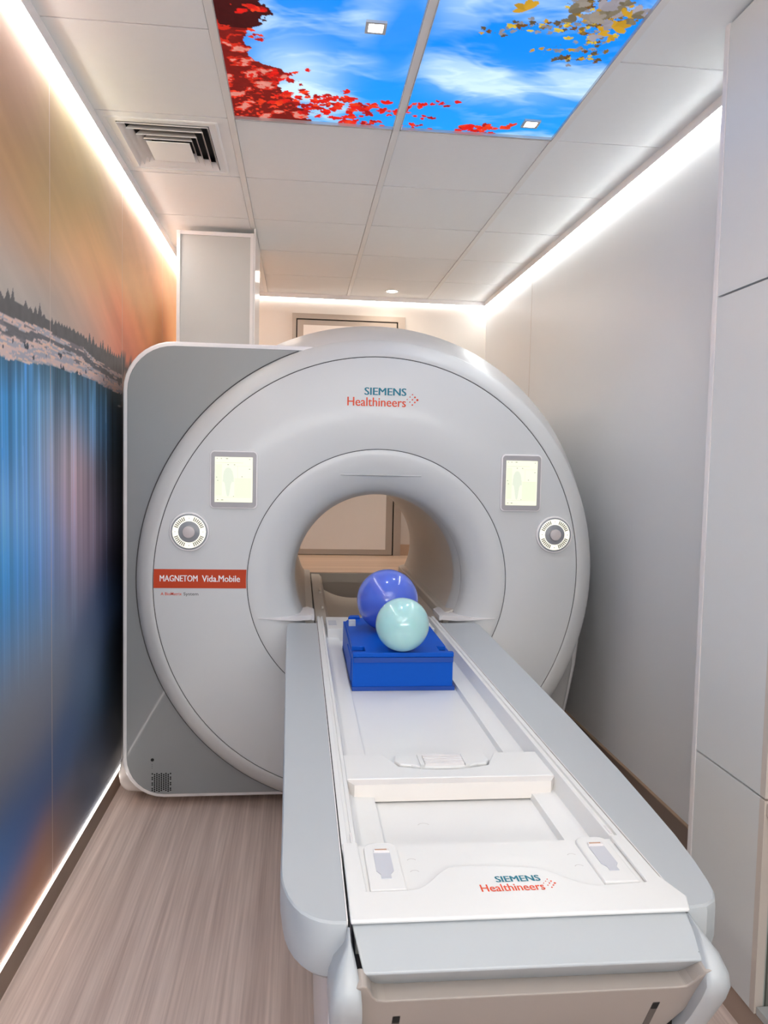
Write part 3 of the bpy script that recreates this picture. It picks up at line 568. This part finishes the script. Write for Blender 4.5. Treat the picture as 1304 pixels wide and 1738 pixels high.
# control screens
def ui(parent, x0, x1, z0, z1, y):
    """flat graphics shown on the lit screen"""
    U = lambda a: x0+a*(x1-x0); V = lambda b: z0+b*(z1-z0)
    g1 = mat('screen_pale_green', (0, 0, 0, 1), .4, emit=srgb(236, 243, 214), es=.67); g2 = mat('screen_figure', (0, 0, 0, 1), .4, emit=srgb(224, 231, 212), es=.67)
    g3 = mat('screen_mark', (0, 0, 0, 1), .4, emit=srgb(110, 112, 92), es=.67); g4 = mat('screen_line', (0, 0, 0, 1), .4, emit=srgb(222, 226, 196), es=.67)
    bm = bmesh.new(); 
    def q(bm, a, b, c, d, k=.0): addbox(bm, U(a), U(b), y-.0004-k, y-.0001-k, V(c), V(d))
    q(bm, .52, .97, .12, .52); q(bm, .02, .19, .14, .84); fin('graphic_panel', bm, g1, parent)
    fig = [(.35, .77), (.42, .75), (.47, .68), (.50, .56), (.51, .45), (.46, .45), (.43, .40), (.39, .18), (.37, .13), (.33, .13), (.31, .18), (.26, .42), (.24, .45), (.21, .45), (.22, .58), (.24, .68), (.29, .75)]
    prism('body_figure', [(U(a), V(b)) for a, b in fig], y-.0007, y-.0004, 'y', g2, parent)
    bm = bmesh.new(); q(bm, .02, .75, .868, .878); q(bm, .52, .97, .523, .53); q(bm, .05, .97, .105, .113); q(bm, .6, .607, .53, .8); q(bm, .05, .38, .03, .036); q(bm, .52, .97, .80, .806); fin('graphic_lines', bm, g4, parent)['kind'] = 'stuff'
    bm = bmesh.new()
    for a, b, r in ((.06, .965, .012), (.17, .965, .015), (.32, .965, .03), (.92, .955, .014), (.35, .83, .018), (.52, .83, .018), (.92, .74, .018), (.72, .57, .016), (.05, .55, .014), (.08, .48, .014), (.5, .13, .012), (.08, .05, .02), (.2, .05, .03)): q(bm, a-r, a+r, b-.006, b+.006, .0004)
    tag(fin('graphic_marks', bm, g3, parent), kind='stuff')
scr = mat('screen_lit', (0, 0, 0, 1), .4, emit=srgb(252, 253, 226), es=.67)
for (cx, lab, k) in ((-.262, 'left control screen', 1), (.909, 'right control screen', 1)):
    w2, z0, z1 = (.094, 1.260, 1.491) if cx < 0 else (.086, 1.266, 1.502)
    e = prism('control_screen', rrect(cx-w2, cx+w2, z0, z1, .018), Ym-.010, Ym+.004, 'y', trimw, S, .004, 2, True)
    prism('bezel', rrect(cx-w2+.0055, cx+w2-.0055, z0+.0055, z1-.0055, .014), Ym-.0115, Ym-.0095, 'y', bezel, e, .001, 1)
    a0, a1, b0, b1 = cx-w2+.020, cx+w2-.020, z0+.026, z1-.026
    box('lit_display', a0, a1, Ym-.0122, Ym-.0112, b0, b1, scr, e)
    ui(e, a0, a1, b0, b1, Ym-.0122)
# control dials
for (cx, cz, r) in ((-.434, 1.166, .078), (1.057, 1.172, .077)):
    e = prism('control_dial', disc_pts(cx, cz, r, 48), Ym-.012, Ym+.004, 'y', trimw, S, .004, 2, True)
    def cyl(n, r_, a, b, m, par=e): 
        return prism(n, disc_pts(cx, cz, r_, 40), Ym-b, Ym-a, 'y', m, par, .0015, 2, True)
    cyl('dial_bezel', r*.92, .010, .0135, dialg); cyl('glow_ring', r*.84, .012, .0145, glow); cyl('inner_ring', r*.54, .013, .018, dialg); cyl('knob', r*.30, .016, .030, knobm)
    bm = bmesh.new()
    for q in range(4):
        for k in range(7):
            a = math.radians(45+90*q+(k-3)*8); rr_ = r*.69
            addprism(bm, [(cx+rr_*math.cos(a)+(r*.10*math.cos(a)*u-.0022*math.sin(a)*v), cz+rr_*math.sin(a)+(r*.10*math.sin(a)*u+.0022*math.cos(a)*v)) for u, v in ((-1, -1), (1, -1), (1, 1), (-1, 1))], Ym-.0150, Ym-.0146, 'y')
    for q in range(12):
        a = math.radians(q*30); 
        if q % 3 == 0: addprism(bm, disc_pts(cx+r*.7*math.cos(a), cz+r*.7*math.sin(a), .003, 3), Ym-.0150, Ym-.0146, 'y')
    tag(fin('dial_symbols', bm, mat('dial_symbol', srgb(150, 145, 130), .5), e), kind='stuff')
# logo
def logo(par, u0, u1, v0, v1, plane, off):
    W = u1-u0; H = v1-v0
    text('teal_lettering', 'SIEMENS', u0+.235*W, u0+.815*W, v0+.60*H, v1, teal, par, plane, off, 0, .009*W)
    text('orange_lettering', 'Healthineers', u0, u0+.815*W, v0, v0+.47*H, orange, par, plane, off, 0, .004*W)
    bm = bmesh.new()
    for a, b, r in ((.835, .42, .5), (.875, .55, .55), (.875, .28, .6), (.91, .68, .6), (.91, .41, .75), (.91, .13, .75), (.945, .54, .85), (.945, .27, .85), (.98, .40, 1.1)):
        p = disc_pts(u0+a*W, v0+b*H, r*.0145*W, 10)
        if plane == 'xz': addprism(bm, p, off-.0004, off, 'y')
        else: addprism(bm, p, off, off+.0003, 'z')
    fin('orange_dots', bm, orange, par)
logo(S, .184, .474, 1.682, 1.757, 'xz', Ym-.0012)
# orange name band
def arcx(F, z, side):
    th0 = math.asin(max(-1, min(1, (z-cc[1])/F[0]))); th = PI-th0
    for _ in range(4):
        r = F[0]+F[1]*math.cos(th)+F[2]*math.sin(th)+F[3]*math.cos(2*th)+F[4]*math.sin(2*th); th = PI-math.asin((z-cc[1])/r)
    return cc[0]+r*math.cos(th)
zs = [.939+.076*i/6 for i in range(7)]
band = prism('name_band', [(arcx(F_SEAM, z, 0)+.004, z) for z in zs]+[(arcx(F_FUN, z, 0)-.005, z) for z in zs[::-1]], Ym-.0015, Ym-.0004, 'y', bandm, S)
text('white_lettering', 'MAGNETOM', -.549, -.402, .966, .991, lett, band, 'xz', Ym-.0019, 0, .0012)
text('white_lettering', 'Vida.Mobile', -.384, -.235, .965, .991, lett, band, 'xz', Ym-.0019, 0, .0012)
text('orange_lettering', 'A BioMatrix', -.545, -.463, .910, .922, orange, S, 'xz', Ym-.0009, .008)
text('gray_lettering', 'System', -.456, -.398, .906, .922, dgray, S, 'xz', Ym-.0009, .008)

# ------------------------------------------------------------------ patient table
T = empty('patient_table', (.33, 2.1, 0), 'long white and gray patient table docked to the scanner bore', 'table')
M_ = .330
ZT = .80
left = [(.075, 3.16), (.075, 1.071)]
for a in range(0, 91, 10):
    t = math.radians(a); left.append((.075-.097*math.sin(t)**.9, 1.071+.16*(1-math.cos(t))**1.1))
left += [(-.023, 1.38), (-.030, 1.9), (-.037, 2.4), (-.043, 2.9), (-.044, 3.13), (-.035, 3.16)]
right = [(.585, 3.16), (.585, 1.074), (.618, 1.079), (.638, 1.092), (.650, 1.115), (.658, 1.15), (.668, 1.21), (.679, 1.30), (.688, 1.42), (.700, 1.6), (.715, 1.95), (.728, 2.4), (.739, 2.85), (.745, 3.12), (.735, 3.16)]
def cover(name, pts, sgn):
    # outline shrinks towards the bottom: a loft of four levels about the inner edge
    xi = pts[0][0]; rings = []
    for z, k, e_ in ((ZT-.0, .972, -.004), (ZT-.0025, .992, 0), (ZT-.009, 1.0, .003), (.745, 1.0, .003), (.715, .96, .012), (.695, .84, .05), (.688, .6, .08)):
        rings.append([(xi+(x-xi)*k, (y+(.0 if y > 3 else 0)) if y > 1.25 else 1.25+(y-1.25)*(1+((1-k)*-1.2))+0, z) for x, y in pts])
    return loft(name, rings, tablegray, T, True, True, True, a=22)
cover('side_cover', left, -1); cover('side_cover', right, 1)
box('white_edging', .0752, .0772, 1.075, 3.16, .70, .8015, trimw, T); box('white_edging', .5828, .5848, 1.078, 3.16, .70, .8015, trimw, T)
box('dark_joint', .0772, .0795, 1.068, 3.2, .70, .797, dark, T); box('dark_joint', .5805, .5828, 1.08, 3.2, .70, .797, dark, T)
# tray: extruded section with rails, side ledges and central recess
half = [(.2505, .70), (.2505, ZT+.001), (.2405, ZT+.001), (.2395, ZT-.004), (.233, ZT-.004), (.232, ZT+.0005), (.226, ZT+.0005), (.218, .766), (.2175, .764), (.168, .762), (.1655, .748)]
sec = [(M_-a, b) for a, b in half]+[(M_+a, b) for a, b in half[::-1]]
prism('tray', sec, 1.28, 3.30, 'y', white, T)
# end plates and cross bar
bm = bmesh.new()
for s in (-1, 1):
    x0, x1 = sorted((M_+s*.213, M_+s*.166)); addbox(bm, x0, x1, 3.06, 3.30, .755, .797)
addbox(bm, M_-.166, M_+.166, 3.06, 3.30, .745, .797)
fin('far_plate', bm, white, T)
for s in (-1, 1): box('latch_slot', M_+s*.19-.016, M_+s*.19+.016, 3.13, 3.22, .7972, .799, mat('slot_gray', srgb(196, 198, 206), .4), T, .001, 1)
bar_p = [(.1045, 1.602), (.5555, 1.602), (.5555, 1.742), (.455, 1.742), (.437, 1.70)]
for i in range(9): a = i/8; bar_p.append((.425-.20*a, 1.668-.022*math.sin(PI*a)))
bar_p += [(.213, 1.70), (.197, 1.742), (.1045, 1.742)]
prism('cross_bar', bar_p, .752, .790, 'z', white, T, .003, 2)
prism('cross_bar_chamfer', [(.1045, 1.602), (.121, 1.575), (.539, 1.575), (.5555, 1.602)], .752, .7885, 'z', mat('bar_front', srgb(232, 226, 221), .35), T)
# grip plate with ribs
gp = [(.225, 1.752), (.435, 1.752), (.440, 1.715), (.428, 1.694), (.405, 1.690), (.385, 1.676), (.275, 1.676), (.255, 1.690), (.232, 1.694), (.221, 1.715)]
gpl = prism('grip_plate', gp, .752, .784, 'z', white, T, .004, 2)
for k in range(4): box('grip_rib', .286, .374, 1.682+.014*k, 1.690+.014*k, .784, .790, trimw, gpl, .002, 1)
for s in (-1, 1): prism('grip_cheek', [(M_+s*.046, 1.676), (M_+s*.055, 1.676), (M_+s*.055, 1.74), (M_+s*.046, 1.74)][::s], .784, .789, 'z', white, gpl)
# near end cap with bay
cap = [(.0805, 1.30), (.0805, 1.070), (.584, 1.067), (.596, 1.10), (.5805, 1.16), (.5795, 1.30), (.555, 1.30), (.553, 1.145), (.470, 1.140)]
cap += [(.470-.09*t, 1.140+.06*(3*t*t-2*t**3)) for t in (.15, .3, .45, .6, .75, .9, 1.0)]+[(.33, 1.208), (.27, 1.212)]
cap += [(.255-.075*t, 1.210-.064*(3*t*t-2*t**3)) for t in (.15, .3, .45, .6, .75, .9, 1.0)]+[(.110, 1.146), (.106, 1.30)]
prism('end_cap', cap, .7975, ZT+.004, 'z', white, T, .0025, 2)
box('cap_floor', .09, .57, 1.09, 1.30, .742, .7965, white, T, .002, 1)
for (a0, a1, s) in ((.116, .173, 1), (.487, .545, -1)):
    p = prism('latch_pad', rrect(a0, a1, 1.150, 1.300, .018, 6, (1, 1, 0, 0)), .790, ZT+.002, 'z', white, T, .003, 2)
    c = (a0+a1)/2
    prism('latch_slot', [(c-.014, 1.262), (c+.014, 1.262), (c+.014, 1.205), (c+.008, 1.195), (c+.008, 1.183), (c-.008, 1.183), (c-.008, 1.195), (c-.014, 1.205)][::-1], ZT+.0021, ZT+.0032, 'z', mat('slot_gray', None), p)
    box('slot_tab', c-.013, c+.013, 1.264, 1.272, ZT+.002, ZT+.006, trimw, p, .001, 1); box('tab_mark', c-.011, c+.009, 1.2665, 1.2695, ZT+.006, ZT+.0066, mat('tab_orange', srgb(190, 150, 125), .5), p)
def arc_mark(cx, cy, z, r, par):
    bm = bmesh.new(); P = []
    for i in range(9): a = math.radians(20+140*i/8); P.append((cx+r*math.cos(a), cy+r*math.sin(a), cx+(r-.0012)*math.cos(a), cy+(r-.0012)*math.sin(a)))
    for p, q in zip(P, P[1:]): bm.faces.new([bm.verts.new((p[0], p[1], z)), bm.verts.new((q[0], q[1], z)), bm.verts.new((q[2], q[3], z)), bm.verts.new((p[2], p[3], z))])
    fin('arc_mark', bm, mat('mark_gray', srgb(196, 192, 190), .5), par)
for x in (.193, .467):
    arc_mark(x, 1.245, .7967, .008, T); arc_mark(x, 1.208, .7967, .008, T)
arc_mark(.25, 1.47, .7484, .012, T); arc_mark(.247, 1.79, .7484, .010, T)
logo(T, .285, .407, 1.131, 1.174, 'xy', ZT+.0045)
for x in (.098, .562): box('rail_stop', x-.002, x+.002, 1.31, 1.34, .766, .802, trimw, T, .001, 1)
# gray sloping end panel with its shaded lip
bm = bmesh.new()
V = [bm.verts.new(p) for p in ((.0815, 1.079, .7970), (.5830, 1.076, .7970), (.5785, 1.006, .764), (.0945, 1.010, .764), (.112, 1.040, .7285), (.556, 1.036, .7285), (.112, 1.10, .732), (.556, 1.10, .732), (.0815, 1.085, .7970), (.583, 1.082, .7970))]
for f in ((0, 1, 2, 3), (3, 2, 5, 4), (4, 5, 7, 6), (0, 3, 4, 6, 8), (1, 9, 7, 5, 2), (0, 8, 9, 1), (8, 6, 7, 9)): bm.faces.new([V[i] for i in f])
bmesh.ops.recalc_face_normals(bm, faces=bm.faces); bevel(bm, .004, 3); o = fin('end_panel', bm, tablegray, T); sharp(o, 12)
for x, y in ((.092, 1.078), (.573, 1.018)): prism('pin_hole', disc_pts(x, y, .001, 8), .7955 if x < .3 else .7665, .7973 if x < .3 else .7695, 'z', dark, T)
# gray end bows wrapping the front corners
def bow(s):
    prof = [(1.066, .797), (1.035, .790), (1.005, .776), (.985, .758), (.980, .742), (.990, .718), (1.015, .675), (1.05, .61), (1.10, .53), (1.16, .46)]
    half_o = [.236, .258, .273, .279, .280, .280, .277, .266, .245, .22]
    hi = [.2505, .2500, .2440, .2400, .2385, .237, .236, .225, .20, .17]
    half_o = [max(a, b+.004) for a, b in zip(half_o, hi)]
    rings = []
    for (y, z), ho, h in zip(prof, half_o, hi):
        ri = min(.02, (ho-h)*.45)
        rings.append([(M_+s*h, y+.004, z-.002), (M_+s*(h+ri*.3), y, z), (M_+s*(ho-ri), y+.001, z), (M_+s*(ho-ri*.3), y+.006, z-.004), (M_+s*ho, y+.018, z-.014), (M_+s*ho, y+.11, z-.03), (M_+s*h, y+.11, z-.03)])
    return loft('end_bow', rings, tablegray, T, True, True, True, a=50)
bow(-1); bow(1)
# beige bumper plate between the bows
K = .55
def pl(x, z, d=0): # point on the inclined plane, d = towards the viewer
    n = Vector((0, -1, -K)).normalized(); p = Vector((x, 1.0+(.75-z)*K, z))+n*d; return p
out = [(.112, .60), (.099, .67), (.081, .713), (.0765, .735), (.0765, .748), (.079, .758), (.084, .765), (.091, .768), (.098, .765), (.103, .756), (.107, .744), (.114, .735), (.125, .732), (.540, .7295), (.551, .731), (.558, .740), (.563, .752), (.568, .761), (.576, .765), (.584, .761), (.589, .750), (.590, .735), (.582, .705), (.555, .645), (.535, .60)]
def plate(name, pts, d0, d1, m, par):
    bm = bmesh.new(); A = [bm.verts.new(pl(x, z, 0)+Vector((0, -d0, 0))) for x, z in pts]; B = [bm.verts.new(pl(x, z, d1)) for x, z in pts]; n = len(pts)
    bm.faces.new(A); bm.faces.new(B[::-1])
    for i in range(n): bm.faces.new([A[i], A[(i+1) % n], B[(i+1) % n], B[i]])
    bmesh.ops.recalc_face_normals(bm, faces=bm.faces); bevel(bm, min(.0025, abs(d1-d0)*.3), 2); o = fin(name, bm, m, par); sharp(o, 10); return o
bp_ = plate('bumper_plate', out, -.030, .006, beige, T)
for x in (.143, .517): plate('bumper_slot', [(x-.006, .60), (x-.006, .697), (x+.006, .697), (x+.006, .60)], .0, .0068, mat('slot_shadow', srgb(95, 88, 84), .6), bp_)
for x in (.143, .517): plate('slot_mouth', [(x-.0055, .680), (x-.0055, .6965), (x+.0055, .6965), (x+.0055, .680)], .0, .0073, dark, bp_)
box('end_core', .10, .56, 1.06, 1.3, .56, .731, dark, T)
box('pedestal', .055, .605, 1.16, 3.12, .05, .64, trimw, T, .03, 3)
box('pedestal_base', .07, .59, 1.2, 3.12, 0, .05, mat('base_gray', srgb(140, 140, 140), .5), T, .004, 1)
# ------------------------------------------------------------------ blue coil box on the table
B_ = empty('coil_box', (.33, 2.65, .748), 'blue plastic head coil block sitting in the table tray', 'coil box')
bx0, bx1, by0, by1, bz0, bz1 = .170, .490, 2.378, 2.93, .7485, .868
bm = bmesh.new(); addbox(bm, bx0, bx1-.006, by0+.004, by1, bz0+.012, bz1-.014); bevel(bm, .004, 2); o = fin('body', bm, bluem, B_)
box('base_rim', bx0-.001, bx1+.001, by0, by1, bz0, bz0+.0125, bluee, B_, .002, 1)
tp = [(bx0, by0), (bx1-.004, by0), (bx1-.004, 2.400), (.452, 2.400), (.445, 2.408), (.445, 2.462), (.452, 2.466), (.476, 2.466), (.476, by1-.03), (.44, by1), (.22, by1), (.22, by1-.03), (.186, by1-.03), (.176, by1-.06), (.172, 2.466), (.206, 2.466), (.211, 2.460), (.211, 2.404), (.206, 2.400), (bx0, 2.400)]
prism('lid', tp, bz1-.0145, bz1, 'z', bluem, B_, .002, 2)
box('lid_pocket', .172, .209, 2.402, 2.464, bz1-.0142, bz1-.0135, mat('pocket_blue', srgb(0, 40, 120), .5), B_); box('lid_pocket', .447, .474, 2.402, 2.464, bz1-.0142, bz1-.0135, mat('pocket_blue', None), B_)
box('front_band', bx0+.003, bx1-.006, by0-.0015, by0+.002, bz1-.030, bz1-.015, bluee, B_)
prism('back_lip', [(.186, by1-.035), (.23, by1-.035), (.23, by1+.0), (.195, by1)], bz1-.002, bz1+.010, 'z', bluem, B_, .002, 1)
box('side_ridge', bx0-.003, bx0+.004, by0+.05, by0+.25, bz0+.02, bz1-.03, bluem, B_, .002, 1)
box('white_block', .182, .206, 2.775, 2.80, bz1, bz1+.020, mat('block_gray_white', srgb(205, 208, 212), .4), B_, .002, 1)
def ball(name, c, r, m, lab, cat):
    bm = bmesh.new(); bmesh.ops.create_uvsphere(bm, u_segments=64, v_segments=40, radius=r)
    for v in bm.verts: v.co += Vector(c)
    e = empty(name, (c[0], c[1], c[2]-r), lab, cat); e['group'] = 'phantom spheres on the blue block'
    o = fin('shell', bm, m, e); sharp(o, 80)
    n = 64; R = [[(c[0]+q*math.cos(2*PI*i/n), c[1]+q*math.sin(2*PI*i/n), c[2]+z) for i in range(n)] for q, z in ((r*.9995, -.0012), (r+.0007, -.0008), (r+.0007, .0008), (r*.9995, .0012))]
    return e
ball('phantom_sphere', (.311, 2.705, bz1+.1075), .1075, mat('phantom_blue', srgb(84, 110, 214), .18, coat=.5, sss=.15), 'larger periwinkle blue plastic ball at the back of the blue block', 'ball')
ball('phantom_sphere', (.3245, 2.402, bz1+.0835), .0835, mat('phantom_mint', srgb(176, 222, 222), .18, coat=.5, sss=.15), 'smaller pale mint plastic ball at the front of the blue block', 'ball')

# ------------------------------------------------------------------ added fill panel behind the viewer (unseen, brightens the front of the room)
e = empty('ceiling_fill_panel', (.31, -.35, ZC), 'large square white fill panel added in the ceiling behind the viewer', 'fill panel')
bm = bmesh.new(); addbox(bm, X1+.013, X3-.013, YR-DY*7, YR-DY*4-.003, ZC, ZC+.03); fin('diffuser', bm, mat('fill_panel_diffuser', (1, 1, 1, 1), .6, emit=(1, 1, 1, 1), es=1.0), e)
